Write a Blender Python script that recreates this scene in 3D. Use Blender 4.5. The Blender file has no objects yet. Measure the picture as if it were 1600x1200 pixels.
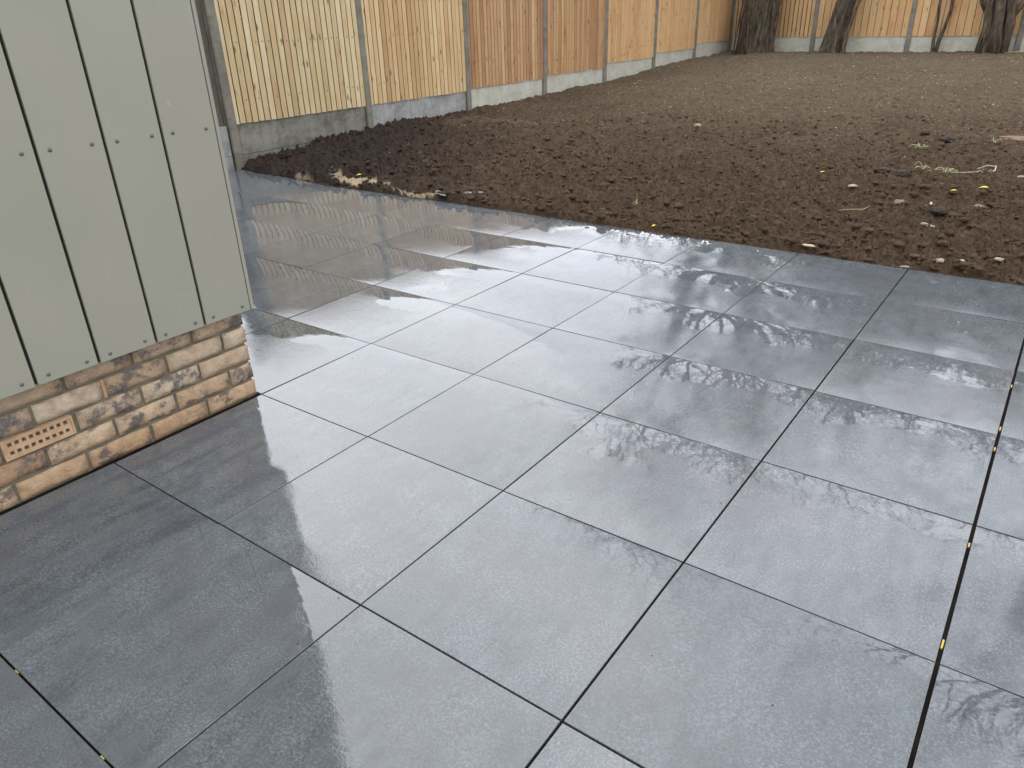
import bpy, math, random
import numpy as np
from mathutils import Vector, Matrix, Euler
random.seed(7)
rng = np.random.default_rng(11)
sc = bpy.context.scene
COL = sc.collection

# ---------------------------------------------------------------- camera
CAM = Vector((2.3879, -0.9096, 1.3278))
cam_d = bpy.data.cameras.new('camera')
cam_d.sensor_width = 36.0
cam_d.lens = 1152.3 / 1600 * 36.0
cam_d.clip_start = 0.05
cam_d.clip_end = 3000
cam = bpy.data.objects.new('camera', cam_d)
COL.objects.link(cam)
M = Matrix(((0.80910023, -0.24179246, 0.53562415), (0.58703744, 0.37483912, -0.71755326), (-0.02727392, 0.89500393, 0.44522365))).to_4x4()
M.translation = CAM
cam.matrix_world = M
sc.camera = cam

# ---------------------------------------------------------------- sky, sun, exposure
SUN_EL, SUN_AZ = math.radians(42), math.radians(-62)      # azimuth measured from +Y towards +X
world = bpy.data.worlds.new('World')
sc.world = world
world.use_nodes = True
wn, wl = world.node_tree.nodes, world.node_tree.links
for n in list(wn): wn.remove(n)
w_out = wn.new('ShaderNodeOutputWorld')
w_bg = wn.new('ShaderNodeBackground')
w_sky = wn.new('ShaderNodeTexSky')
w_sky.sky_type = 'NISHITA'
w_sky.sun_disc = False
w_sky.sun_elevation = SUN_EL
w_sky.sun_rotation = SUN_AZ
w_sky.air_density = 1.0
w_sky.dust_density = 3.0
w_sky.ozone_density = 1.0
w_hsv = wn.new('ShaderNodeHueSaturation')
w_hsv.inputs['Saturation'].default_value = 0.16
w_map = wn.new('ShaderNodeMapping'); w_map.inputs['Scale'].default_value = (1, 1, 2.6)
w_tc = wn.new('ShaderNodeTexCoord')
w_noise = wn.new('ShaderNodeTexNoise'); w_noise.inputs['Scale'].default_value = 2.2; w_noise.inputs['Detail'].default_value = 5
w_ramp = wn.new('ShaderNodeValToRGB')
w_ramp.color_ramp.elements[0].position = 0.32; w_ramp.color_ramp.elements[0].color = (0.80, 0.82, 0.88, 1)
w_ramp.color_ramp.elements[1].position = 0.68; w_ramp.color_ramp.elements[1].color = (1.12, 1.12, 1.14, 1)
w_mul = wn.new('ShaderNodeMixRGB'); w_mul.blend_type = 'MULTIPLY'; w_mul.inputs[0].default_value = 1
wl.new(w_sky.outputs[0], w_hsv.inputs['Color'])
wl.new(w_tc.outputs['Generated'], w_map.inputs[0]); wl.new(w_map.outputs[0], w_noise.inputs['Vector'])
wl.new(w_noise.outputs['Fac'], w_ramp.inputs[0])
w_ovc = wn.new('ShaderNodeMixRGB'); w_ovc.inputs[0].default_value = 0.86     # thick even cloud over the clear-sky model
w_ovc.inputs[2].default_value = (20.2, 20.7, 21.4, 1)
wl.new(w_hsv.outputs[0], w_ovc.inputs[1]); wl.new(w_ovc.outputs[0], w_mul.inputs[1]); wl.new(w_ramp.outputs[0], w_mul.inputs[2])
wl.new(w_mul.outputs[0], w_bg.inputs[0]); wl.new(w_bg.outputs[0], w_out.inputs[0])
w_bg.inputs[1].default_value = 0.15
sun_d = bpy.data.lights.new('sun', 'SUN')
sun_d.energy = 0.5
sun_d.angle = math.radians(60)
sun_d.color = (1.0, 0.96, 0.9)
sun = bpy.data.objects.new('sun', sun_d)
COL.objects.link(sun)
sdir = Vector((math.cos(SUN_EL) * math.sin(SUN_AZ), math.cos(SUN_EL) * math.cos(SUN_AZ), math.sin(SUN_EL)))
sun.rotation_euler = (-sdir).to_track_quat('-Z', 'Y').to_euler()
sc.view_settings.view_transform = 'Standard'
sc.view_settings.look = 'None'
sc.view_settings.gamma = 1
sc.view_settings.use_curve_mapping = False
sc.view_settings.exposure = 0.0
sc.cycles.max_bounces = 6

# ---------------------------------------------------------------- helpers
def mesh_from(name, v, f, mats=(), smooth=False):
    me = bpy.data.meshes.new(name)
    me.from_pydata([tuple(p) for p in v], [], [tuple(q) for q in f])
    me.update()
    for m in mats: me.materials.append(m)
    if smooth: me.polygons.foreach_set('use_smooth', [True] * len(me.polygons))
    return me

def np_mesh(name, v, f, mats=(), smooth=True):
    """fast mesh from arrays; f is (n,3) or (n,4)"""
    me = bpy.data.meshes.new(name)
    v = np.asarray(v, np.float32); f = np.asarray(f, np.int32)
    k = f.shape[1]
    me.vertices.add(len(v)); me.vertices.foreach_set('co', v.ravel())
    me.loops.add(f.size); me.loops.foreach_set('vertex_index', f.ravel())
    me.polygons.add(len(f))
    me.polygons.foreach_set('loop_start', np.arange(0, f.size, k, dtype=np.int32))
    try: me.polygons.foreach_set('loop_total', np.full(len(f), k, np.int32))
    except Exception: pass
    me.update(calc_edges=True); me.validate()
    if smooth: me.polygons.foreach_set('use_smooth', np.ones(len(f), bool))
    for m in mats: me.materials.append(m)
    return me

class MB:
    def __init__(s): s.v = []; s.f = []
    def box(s, x0, x1, y0, y1, z0, z1):
        b = len(s.v)
        s.v += [(x0,y0,z0),(x1,y0,z0),(x1,y1,z0),(x0,y1,z0),(x0,y0,z1),(x1,y0,z1),(x1,y1,z1),(x0,y1,z1)]
        s.f += [tuple(b+i for i in q) for q in ((0,3,2,1),(4,5,6,7),(0,1,5,4),(1,2,6,5),(2,3,7,6),(3,0,4,7))]
    def prism(s, poly, z0, z1, cap=True):
        """poly in xy (ccw), extruded in z"""
        b = len(s.v); n = len(poly)
        s.v += [(x, y, z0) for x, y in poly] + [(x, y, z1) for x, y in poly]
        for i in range(n):
            j = (i+1) % n; s.f.append((b+i, b+j, b+n+j, b+n+i))
        if cap: s.f.append(tuple(b+n+i for i in range(n))); s.f.append(tuple(b+n-1-i for i in range(n)))
    def tube(s, pts, rads, n=6, cap=True):
        b = len(s.v); prev = None
        for k, (p, r) in enumerate(zip(pts, rads)):
            p = Vector(p)
            d = (Vector(pts[min(k+1, len(pts)-1)]) - Vector(pts[max(k-1, 0)])).normalized()
            a = d.orthogonal().normalized() if prev is None else (prev - d * prev.dot(d)).normalized()
            prev = a; c = d.cross(a)
            for i in range(n):
                t = 2*math.pi*i/n
                s.v.append(tuple(p + (a*math.cos(t) + c*math.sin(t)) * r))
        for k in range(len(pts)-1):
            for i in range(n):
                j = (i+1) % n
                s.f.append((b+k*n+i, b+k*n+j, b+(k+1)*n+j, b+(k+1)*n+i))
        if cap:
            s.f.append(tuple(b+n-1-i for i in range(n))); e = b+(len(pts)-1)*n
            s.f.append(tuple(e+i for i in range(n)))
    def mesh(s, name, mat, smooth=False): return mesh_from(name, s.v, s.f, (mat,) if mat else (), smooth)

def link(name, me, parent=None, loc=(0,0,0), rot=(0,0,0), kind=None):
    o = bpy.data.objects.new(name, me); COL.objects.link(o)
    o.location = loc; o.rotation_euler = rot
    if parent: o.parent = parent
    if kind: o['kind'] = kind
    return o
def tag(o, label, cat, group=None):
    o['label'] = label; o['category'] = cat
    if group: o['group'] = group
    return o
def thing(name, label, cat, loc=(0,0,0), rz=0, group=None):
    return tag(link(name, None, None, loc, (0,0,rz)), label, cat, group)

# numpy value noise ------------------------------------------------
def _h(ix, iy, iz, seed):
    n = (ix.astype(np.int64)*374761393 + iy.astype(np.int64)*668265263 + iz.astype(np.int64)*2147483647 + seed*1274126177) & 0xFFFFFFFF
    n = ((n ^ (n >> 13)) * 1274126177) & 0xFFFFFFFF
    n = (n ^ (n >> 16)) & 0xFFFFFFFF
    return n.astype(np.float64) / 0xFFFFFFFF * 2 - 1
def noise2(x, y, seed=0):
    x = np.asarray(x, float); y = np.asarray(y, float)
    ix = np.floor(x); iy = np.floor(y); fx = x-ix; fy = y-iy
    fx = fx*fx*fx*(fx*(fx*6-15)+10); fy = fy*fy*fy*(fy*(fy*6-15)+10)
    z = np.zeros_like(ix)
    a = _h(ix, iy, z, seed); b = _h(ix+1, iy, z, seed); c = _h(ix, iy+1, z, seed); d = _h(ix+1, iy+1, z, seed)
    return (a*(1-fx)+b*fx)*(1-fy) + (c*(1-fx)+d*fx)*fy
def fbm(x, y, oct=4, seed=0, g=.5):
    s = 0; a = 1
    for o in range(oct):
        s = s + a*noise2(x*2**o*1.03+o*7.3, y*2**o*.97+o*3.1, seed+o); a *= g
    return s
def sstep(a, b, x):
    t = np.clip((x-a)/(b-a), 0, 1); return t*t*(3-2*t)

ALB = (.80, .79, .775)          # lowers all base colours except the slabs', to balance the bright sky
# node helpers -----------------------------------------------------
class NT:
    def __init__(s, name):
        s.m = bpy.data.materials.new(name); s.m.use_nodes = True
        s.n, s.l = s.m.node_tree.nodes, s.m.node_tree.links
        s.b = s.n['Principled BSDF']
        s.tc = s.n.new('ShaderNodeTexCoord'); s.geo = s.n.new('ShaderNodeNewGeometry'); s.oi = s.n.new('ShaderNodeObjectInfo')
    def new(s, t, **k):
        n = s.n.new(t)
        for a, v in k.items(): setattr(n, a, v)
        return n
    def vec(s, src='obj', scale=(1,1,1), rnd=0.0):
        v = {'obj': s.tc.outputs['Object'], 'pos': s.geo.outputs['Position']}[src]
        if rnd:
            add = s.new('ShaderNodeVectorMath', operation='MULTIPLY_ADD')
            add.inputs[0].default_value = (rnd, rnd*.73, rnd*1.31)
            cx = s.new('ShaderNodeCombineXYZ')
            for i in range(3): s.l.new(s.oi.outputs['Random'], cx.inputs[i])
            s.l.new(cx.outputs[0], add.inputs[1]); s.l.new(v, add.inputs[2]); v = add.outputs[0]
        mp = s.new('ShaderNodeMapping'); mp.inputs['Scale'].default_value = scale
        s.l.new(v, mp.inputs[0]); return mp.outputs[0]
    def noise(s, vec, scale, detail=3, rough=.5, dist=0):
        n = s.new('ShaderNodeTexNoise'); n.inputs['Scale'].default_value = scale
        n.inputs['Detail'].default_value = detail; n.inputs['Roughness'].default_value = rough; n.inputs['Distortion'].default_value = dist
        s.l.new(vec, n.inputs['Vector']); return n.outputs['Fac']
    def ramp(s, fac, *st):
        r = s.new('ShaderNodeValToRGB'); e = r.color_ramp.elements
        while len(e) < len(st): e.new(.5)
        for el, (p, c) in zip(e, st):
            el.position = p; el.color = (*c, 1) if not isinstance(c, (int, float)) else (c, c, c, 1)
        s.l.new(fac, r.inputs[0]); return r.outputs[0]
    def mix(s, fac, a, b, mode='MIX'):
        m = s.new('ShaderNodeMixRGB', blend_type=mode)
        for i, x in enumerate((fac, a, b)):
            if isinstance(x, (int, float)): m.inputs[i].default_value = x if i == 0 else (x, x, x, 1)
            elif isinstance(x, tuple): m.inputs[i].default_value = (*x, 1)
            else: s.l.new(x, m.inputs[i])
        return m.outputs[0]
    def math(s, op, a, b=None, c=None, clamp=False):
        m = s.new('ShaderNodeMath', operation=op); m.use_clamp = clamp
        for i, x in enumerate((a, b, c)):
            if x is None: continue
            if isinstance(x, (int, float)): m.inputs[i].default_value = x
            else: s.l.new(x, m.inputs[i])
        return m.outputs[0]
    def sep(s, v):
        n = s.new('ShaderNodeSeparateXYZ'); s.l.new(v, n.inputs[0]); return n.outputs
    def bump(s, h, strength, dist, prev=None):
        b = s.new('ShaderNodeBump'); b.inputs['Distance'].default_value = dist
        if isinstance(strength, (int, float)): b.inputs['Strength'].default_value = strength
        else: s.l.new(strength, b.inputs['Strength'])
        s.l.new(h, b.inputs['Height'])
        if prev: s.l.new(prev, b.inputs['Normal'])
        return b.outputs[0]
    def set(s, **k):
        if not k.pop('keep', 0) and 'color' in k: k['color'] = s.mix(1., k['color'], ALB, 'MULTIPLY')
        for a, v in k.items():
            i = s.b.inputs[{'color':'Base Color','rough':'Roughness','normal':'Normal','ior':'IOR','metal':'Metallic','spec':'Specular IOR Level','coat':'Coat Weight','coatr':'Coat Roughness','coatior':'Coat IOR','coatn':'Coat Normal'}[a]]
            if isinstance(v, (int, float)): i.default_value = v
            elif isinstance(v, tuple): i.default_value = (*v, 1)
            else: s.l.new(v, i)
        return s.m

# ---------------------------------------------------------------- materials
def mat_tile():
    t = NT('wet_porcelain')
    pos = t.vec('pos', (1,1,1), 40.0)
    big = t.noise(pos, 2.6, 5, .6)
    streak = t.noise(t.vec('pos', (9, 3.2, 1), 40.0), 2.4, 6, .65)
    fine = t.noise(pos, 170, 3, .75)
    c = t.ramp(streak, (.3, (.047,.053,.056)), (.72, (.095,.106,.111)))
    c = t.mix(t.ramp(big, (.35, 0.), (.7, 1.)), c, (.078,.076,.082))
    c = t.mix(t.math('MULTIPLY', t.ramp(fine, (.45, 0.), (.72, .9)), t.ramp(t.noise(pos, 7, 3, .6), (.3, .15), (.7, 1.))), c, (.185,.20,.21))
    c = t.mix(1., c, t.ramp(t.oi.outputs['Random'], (0., (.82,.84,.84)), (.5, (.98,1.,1.)), (1., (1.16,1.14,1.13))), 'MULTIPLY')
    # water film: smooth sheets at the low side of each slab, droplet-rough elsewhere
    o = t.sep(t.tc.outputs['Object'])
    wob = t.noise(pos, 3.2, 4, .6)
    dist = t.math('SUBTRACT', t.math('MULTIPLY', o[1], 1.0), t.math('MULTIPLY', t.math('SUBTRACT', wob, .5), .75))
    yw = t.sep(t.geo.outputs['Position'])[1]
    far = t.math('MULTIPLY', yw, .055)
    m = t.math('ADD', dist, t.math('SUBTRACT', far, .17))
    film = t.ramp(m, (-.03, 0.), (.05, 1.))
    pat = t.ramp(t.noise(pos, 1.7, 3, .5), (.46, 0.), (.55, 1.))
    film = t.math('MAXIMUM', film, t.math('MULTIPLY', pat, .75))
    inv = t.math('SUBTRACT', 1.0, film)
    t.set(color=c, rough=t.math('ADD', t.math('MULTIPLY', inv, .032), .006), ior=1.62, spec=.5, keep=1)
    grain = t.noise(t.vec('pos', (1,1.5,1), 40.0), 150, 2, .6)
    grain2 = t.noise(pos, 75, 2, .5)
    g = t.math('ADD', grain, t.math('MULTIPLY', grain2, .7))
    n1 = t.bump(g, t.math('ADD', t.math('MULTIPLY', inv, .14), .006), .0022)
    rip = t.noise(t.vec('pos', (1, 2.4, 1), 40.0), 9, 2, .45)
    n2 = t.bump(rip, .07, .004, n1)
    # the water sheet bulges: it rolls off towards every joint
    def roll(c, a): return t.math('MULTIPLY', t.math('POWER', t.math('ABSOLUTE', c), 4.0), -a)
    edge = t.math('ADD', roll(o[1], .38), roll(o[0], .03))
    n3 = t.bump(edge, 1.0, 1.0, n2)
    t.set(normal=n3)
    return t.m

def mat_simple(name, lo, hi, scale=8, rough=.7, bump=.3, bscale=60, bdist=.003, src='obj', rnd=30., detail=5):
    t = NT(name); v = t.vec(src, (1,1,1), rnd)
    c = t.ramp(t.noise(v, scale, detail, .6), (.3, lo), (.7, hi))
    t.set(color=c, rough=rough)
    if bump: t.set(normal=t.bump(t.noise(v, bscale, 4, .6), bump, bdist))
    return t.m

def mat_brick():
    t = NT('stock_brick'); v = t.vec('obj', (1,1,1), 53.)
    base = t.ramp(t.oi.outputs['Random'], (0., (.45,.31,.185)), (.3, (.52,.39,.26)), (.55, (.62,.50,.37)), (.78, (.41,.265,.16)), (1., (.56,.44,.31)))
    n = t.noise(v, 22, 6, .65)
    c = t.mix(t.ramp(n, (.32, .8), (.62, 0.)), base, (.32,.215,.125))
    sm = t.ramp(t.noise(t.vec('obj', (1,1,1.2), 91.), 11, 6, .68, .1), (.49, 0.), (.58, .88))
    gate = t.ramp(t.math('FRACT', t.math('MULTIPLY', t.oi.outputs['Random'], 7.31)), (.22, 0.), (.3, 1.))
    c = t.mix(t.math('MULTIPLY', sm, gate), c, (.10,.085,.085))
    cr = t.noise(v, 75, 4, .7)
    c = t.mix(t.ramp(cr, (.60, 0.), (.72, .45)), c, (.72,.62,.50))
    low = t.sep(t.geo.outputs['Position'])[2]       # damp, more saturated courses near the wet paving
    c = t.mix(t.ramp(low, (.03, .42), (.20, 0.)), c, t.mix(1., c, (.98,.76,.50), 'MULTIPLY'))
    t.set(color=c, rough=.75)
    crease = t.noise(t.vec('obj', (1, 1.0, 1.3), 53.), 38, 6, .75, .3)
    n1 = t.bump(crease, 1., .011)
    t.set(normal=t.bump(cr, .6, .003, n1)); return t.m

def mat_timber(name, stops, redden=.0):
    t = NT(name)
    rnd = t.oi.outputs['Random']
    c = t.ramp(rnd, *stops)
    g = t.noise(t.vec('obj', (26, 26, 1.1), 47.), 3.2, 5, .6, .25)
    c = t.mix(t.ramp(g, (.35, .55), (.65, 0.)), c, t.mix(1., c, (.70,.60,.46), 'MULTIPLY'))
    tint = t.noise(t.vec('obj', (1.5, 1.5, .55), 61.), 3, 3, .6)
    c = t.mix(t.ramp(tint, (.5, 0.), (.75, .65)), c, t.mix(1., c, (.82,.55,.36), 'MULTIPLY'))
    # knots
    vo = t.new('ShaderNodeTexVoronoi'); vo.inputs['Scale'].default_value = 1.0
    t.l.new(t.vec('obj', (13, 3, 4.2), 83.), vo.inputs['Vector'])
    kn = t.ramp(vo.outputs['Distance'], (.07, 1.), (.20, 0.))
    c = t.mix(t.math('MULTIPLY', kn, .85), c, (.13,.065,.03))
    # nail marks across each rail
    z = t.sep(t.tc.outputs['Object'])
    w = t.noise(t.vec('obj', (1,1,1), 71.), 4, 1)
    for h in (.22, .75, 1.28):
        d = t.math('ABSOLUTE', t.math('SUBTRACT', t.math('ADD', z[2], t.math('MULTIPLY', w, .03)), h+.015))
        dy = t.math('ABSOLUTE', t.math('SUBTRACT', z[0], .038))
        dd = t.math('ADD', t.math('MULTIPLY', d, .8), dy)
        gt = t.ramp(t.math('FRACT', t.math('MULTIPLY', t.oi.outputs['Random'], 13.7+h*3)), (.50, 0.), (.55, .75))
        c = t.mix(t.math('MULTIPLY', t.ramp(dd, (.005, 1.), (.013, 0.)), gt), c, (.09,.055,.03))
    t.set(color=c, rough=.62, spec=.35, normal=t.bump(g, .35, .002))
    return t.m

def mat_concrete(name, lo, hi, wet, amt):
    t = NT(name); v = t.vec('obj', (1,1,1), 37.)
    c = t.ramp(t.noise(v, 5, 6, .65), (.3, lo), (.7, hi))
    st = t.noise(t.vec('obj', (1.0, 1, 1.6), 37.), 4.0, 8, .78, .25)
    c = t.mix(t.math('MULTIPLY', t.ramp(st, (.46, 0.), (.60, 1.)), amt), c, wet)
    run = t.noise(t.vec('obj', (14, 14, .8), 37.), 1.6, 3, .6)
    c = t.mix(t.math('MULTIPLY', t.ramp(run, (.5, 0.), (.7, .6)), amt), c, wet)
    # pock marks
    p = t.noise(v, 55, 3, .6)
    c = t.mix(t.ramp(p, (.66, 0.), (.72, .6)), c, (.12,.11,.09))
    # soil splash along the foot
    t.set(color=c, rough=.8, normal=t.bump(t.noise(v, 70, 5, .7), .4, .002)); return t.m

M_tile = mat_tile()
M_bed = mat_simple('joint_bed', (.004,.0035,.003), (.016,.012,.008), 12, .9, .5, 80)
M_bed.node_tree.nodes['Principled BSDF'].inputs['Specular IOR Level'].default_value = .08
M_brick = mat_brick()
M_mortar = mat_simple('mortar', (.085,.072,.042), (.17,.145,.09), 14, .9, .8, 90, .004)
M_air = mat_simple('terracotta', (.36,.225,.125), (.50,.34,.21), 26, .8, .5, 120, .001)
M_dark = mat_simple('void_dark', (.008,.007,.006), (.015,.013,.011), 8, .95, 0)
M_screw = mat_simple('screw_metal', (.09,.09,.08), (.15,.15,.135), 300, .35, 0)
M_screw.node_tree.nodes['Principled BSDF'].inputs['Metallic'].default_value = .5
def mat_clad():
    t = NT('sage_fibre_cement')
    v = t.vec('pos', (1,1,1), 9.)
    c = t.ramp(t.noise(v, 1.8, 4, .5), (.3, (.247,.243,.190)), (.7, (.275,.273,.217)))
    c = t.mix(t.ramp(t.noise(v, .9, 3, .5), (.42, 0.), (.62, .5)), c, (.280,.250,.198))
    c = t.mix(t.ramp(t.noise(t.vec('pos', (30, 30, 3), 9.), 2.5, 4, .6), (.66, 0.), (.75, .22)), c, (.38,.38,.35))
    c = t.mix(t.ramp(t.noise(v, 34, 3, .6, 1.2), (.72, 0.), (.75, .28)), c, (.5,.5,.46))
    t.set(color=c, rough=t.ramp(t.noise(v, 4, 3), (.3, .38), (.7, .5)), spec=.45,
          normal=t.bump(t.noise(v, 420, 2), .06, .001)); return t.m
M_clad = mat_clad()
M_yellow_t = mat_timber('timber_pale', ((0.00,(0.514,0.392,0.208)), (0.30,(0.646,0.535,0.323)), (0.60,(0.574,0.440,0.237)), (0.85,(0.694,0.582,0.369)), (1.00,(0.502,0.356,0.191))))
M_tan_t = mat_timber('timber_tan', ((0.00,(0.488,0.304,0.147)), (0.30,(0.659,0.491,0.263)), (0.60,(0.561,0.386,0.200)), (0.80,(0.708,0.550,0.315)), (1.00,(0.451,0.257,0.126))))
M_red_t = mat_timber('timber_russet', ((0.00,(0.354,0.193,0.087)), (0.30,(0.519,0.330,0.166)), (0.60,(0.412,0.242,0.118)), (0.80,(0.566,0.396,0.209)), (1.00,(0.330,0.165,0.078))))
M_orange_t = mat_timber('timber_orange', ((0.00,(0.524,0.324,0.156)), (0.35,(0.640,0.424,0.212)), (0.70,(0.570,0.358,0.173)), (1.00,(0.663,0.458,0.246))))
M_groove = mat_simple('lap_shade', (.085,.058,.028), (.15,.105,.052), 30, .85, 0)  # dark tone painted in as the shade of the board laps
M_rail = mat_simple('timber_rail', (.36,.25,.12), (.46,.32,.16), 6, .7, .3, 60)
M_conc_wet = mat_concrete('concrete_patchy', (.17,.16,.13), (.26,.245,.205), (.095,.088,.068), .85)
M_conc_grey = mat_concrete('concrete_grey', (.27,.275,.265), (.38,.385,.37), (.19,.185,.165), .75)
M_conc_pale = mat_concrete('concrete_pale', (.42,.41,.34), (.54,.53,.45), (.31,.295,.225), .5)
M_post = mat_concrete('concrete_post', (.16,.148,.115), (.24,.22,.175), (.10,.09,.066), .6)

def mat_soil():
    t = NT('soil'); v = t.vec('pos', (1,1,1))
    xy = t.sep(t.geo.outputs['Position'])
    n1 = t.noise(v, 1.1, 4, .6); n2 = t.noise(v, 14, 5, .7); n3 = t.noise(v, 60, 4, .7); n2 = t.math('ADD', t.math('MULTIPLY', n2, .55), t.math('MULTIPLY', t.noise(v, 78, 4, .7), .45))
    c = t.ramp(n2, (.30, (.026,.016,.010)), (.48, (.064,.039,.022)), (.60, (.108,.069,.039)), (.74, (.18,.125,.076)))
    # raked, drier ground further back; peat-dark heap near the fence corner
    dry = t.math('ADD', t.math('MULTIPLY', t.math('SUBTRACT', xy[1], 6.2), .10), t.math('MULTIPLY', t.math('SUBTRACT', n1, .5), 1.1))
    c = t.mix(t.ramp(dry, (0., 0.), (.9, .80)), c, t.ramp(n2, (.30, (.060,.043,.027)), (.5, (.13,.10,.063)), (.7, (.23,.185,.12))))
    wet = t.math('ADD', t.math('ADD', t.math('MULTIPLY', xy[0], -.33), t.math('MULTIPLY', xy[1], -.25)), t.math('MULTIPLY', n1, 1.2))
    c = t.mix(t.ramp(wet, (-.35+.0, 0.), (.55, .78)), c, t.ramp(n2, (.3, (.013,.010,.009)), (.7, (.040,.029,.025))))
    c = t.mix(t.ramp(n3, (.64, 0.), (.74, .55)), c, (.20,.155,.105))
    # sand spilt from the slab bedding
    at = t.new('ShaderNodeAttribute'); at.attribute_name = 'sand'
    sandc = t.ramp(n3, (.3, (.34,.26,.16)), (.7, (.52,.42,.27)))
    c = t.mix(at.outputs['Fac'], c, sandc)
    t.set(color=c, rough=.95, spec=.2, normal=t.bump(t.noise(v, 34, 5, .8), 1., .016)); return t.m
M_soil = mat_soil()
def mat_attr(name, stops, rough=.8):
    t = NT(name); at = t.new('ShaderNodeAttribute'); at.attribute_name = 'tint'
    c = t.ramp(at.outputs['Fac'], *stops)
    v = t.vec('pos'); c = t.mix(t.ramp(t.noise(v, 120, 3), (.35, .4), (.7, 0.)), c, t.mix(1., c, (.55,.5,.45), 'MULTIPLY'))
    t.set(color=c, rough=rough, spec=.3, normal=t.bump(t.noise(v, 160, 3), .5, .003)); return t.m
M_clod = mat_attr('clod_soil', ((0.,(.02,.014,.011)), (.5,(.078,.052,.035)), (1.,(.17,.125,.082))))
M_peb = mat_attr('pebble', ((0.,(.22,.165,.09)), (.5,(.46,.36,.21)), (1.,(.78,.72,.60))))
M_straw = mat_simple('dry_root', (.20,.14,.08), (.30,.22,.13), 20, .8, 0)
M_green = mat_simple('weed_green', (.16,.23,.045), (.30,.36,.10), 30, .6, 0)
M_olive = mat_simple('seedling_olive', (.13,.15,.04), (.30,.27,.12), 9, .7, 0, src='pos')
M_paleroot = mat_simple('pale_root', (.45,.42,.30), (.58,.52,.36), 30, .6, 0)
M_yleaf = mat_simple('yellow_leaf', (.70,.46,.03), (.80,.60,.06), 50, .6, 0)
M_slate = mat_simple('slate_grey', (.15,.15,.14), (.25,.24,.22), 40, .6, .4, 120)
M_stone = mat_simple('pebble_stone', (.26,.20,.13), (.40,.33,.24), 40, .6, .3, 150)
M_brownst = mat_simple('brown_stone', (.16,.10,.06), (.27,.18,.10), 40, .7, .4, 120)
M_pinkst = mat_simple('pink_clay', (.14,.085,.058), (.21,.135,.09), 30, .9, .5, 60)
M_darkclod = mat_simple('dark_clod', (.024,.016,.012), (.06,.042,.030), 40, .95, .9, 90, .008)
M_chipmix = mat_simple('mortar_crumb', (.40,.31,.19), (.55,.43,.28), 40, .85, .4, 120)
M_spacer = mat_simple('spacer_plastic', (.40,.27,.05), (.55,.39,.09), 90, .45, 0)
def mat_bark():
    t = NT('bark'); v = t.vec('obj', (1,1,1), 23.)
    r = t.noise(t.vec('obj', (1,1,.16), 23.), 22, 6, .7, .6)
    c = t.ramp(r, (.36, (.022,.017,.012)), (.5, (.075,.056,.040)), (.66, (.19,.145,.10)))
    c = t.mix(t.ramp(t.noise(v, 3, 4), (.52, 0.), (.66, .5)), c, (.085,.085,.04))
    t.set(color=c, rough=.9, spec=.25, normal=t.bump(r, .9, .02)); return t.m
M_bark = mat_bark()
M_twig = mat_simple('twig', (.025,.02,.015), (.05,.04,.03), 3, .9, 0)
M_ivy = mat_simple('evergreen_leaf', (.018,.035,.012), (.05,.085,.025), 3, .55, 0, src='pos')
M_turf = mat_simple('turf', (.03,.05,.015), (.07,.085,.03), 4, .95, .5, 30, .02, 'pos')
M_oldwood = mat_simple('old_wood', (.075,.062,.048), (.15,.125,.10), 5, .85, .4, 40)
M_earth = mat_simple('bank_earth', (.045,.028,.02), (.12,.075,.06), 14, .95, .9, 30, .03, 'pos')

# ================================================================= GROUND
def soil_z(x, y, detail=True):
    z = .006 + .0345*np.maximum(y-3.62, 0) + .03*sstep(9, 16.5, y)
    bank = sstep(-3.2, -4.5, x) * sstep(3.95, 5.1, y) * sstep(9.5, 4.6, y)
    z = z + .050*bank
    z = z + .022*fbm(x*.9, y*.9, 2, 3) * sstep(3.7, 4.8, y)
    if detail:
        near = 1.12 - sstep(4.6, 10.0, y)*.62
        rough = near * (1 + .5*sstep(-1.5, -3.5, x)*sstep(7, 5, y))
        z = z + rough*(.026*fbm(x*4.3, y*4.3, 2, 20)
             + .026*np.abs(noise2(x*11+9, y*11, 31)) + .034*np.abs(noise2(x*23, y*23+5, 41))
             + .027*np.abs(noise2(x*47+2, y*47, 51)) + .013*noise2(x*90, y*90, 61)) - .019
    return z
def sand_amt(x, y):
    s = np.zeros_like(x)
    n = fbm(x*6, y*9, 4, 77)
    for (cx, cy, rx, ry, a) in ((-2.85,3.80,.34,.085,.9), (-3.42,3.675,.22,.020,.5), (-1.98,3.665,.20,.026,.7), (-4.05,6.85,.3,.35,.10), (-3.6,7.1,.6,.14,.10), (1.95,7.85,.45,.25,.0)):
        d = ((x-cx)/rx)**2 + ((y-cy)/ry)**2
        s = np.maximum(s, a*sstep(1.35, .55, d + n*.95))
    return s
def edge_y(x):
    return 3.622 + np.where(x < -3.0, np.minimum((-3.0-x)*.09, .14), 0)

th = np.concatenate([np.radians(np.linspace(-66, 3.0, 700)), np.radians(np.linspace(3.3, 80, 90))])
rr = np.concatenate([[2.6, 3.2, 3.6], 3.85*np.exp(np.linspace(0, math.log(24/3.85), 640))])
TH, RR = np.meshgrid(th, rr)
X = 2.39 + RR*np.sin(TH); Y = -.91 + RR*np.cos(TH)
Z = soil_z(X, Y)
sand = sand_amt(X, Y)
Z = Z*(1-sand*.55) + sand*.55*(soil_z(X, Y, False)+.008)
ey = edge_y(X)
wob = .006 + .020*fbm(X*5, X*0+2, 3, 5) + .010*noise2(X*30, Y*30, 6)
Zin = sstep(-.015, .045, Y-ey+wob)
Z = np.where(Zin < 1, (-.06)*(1-Zin) + Z*Zin, Z)
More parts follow.
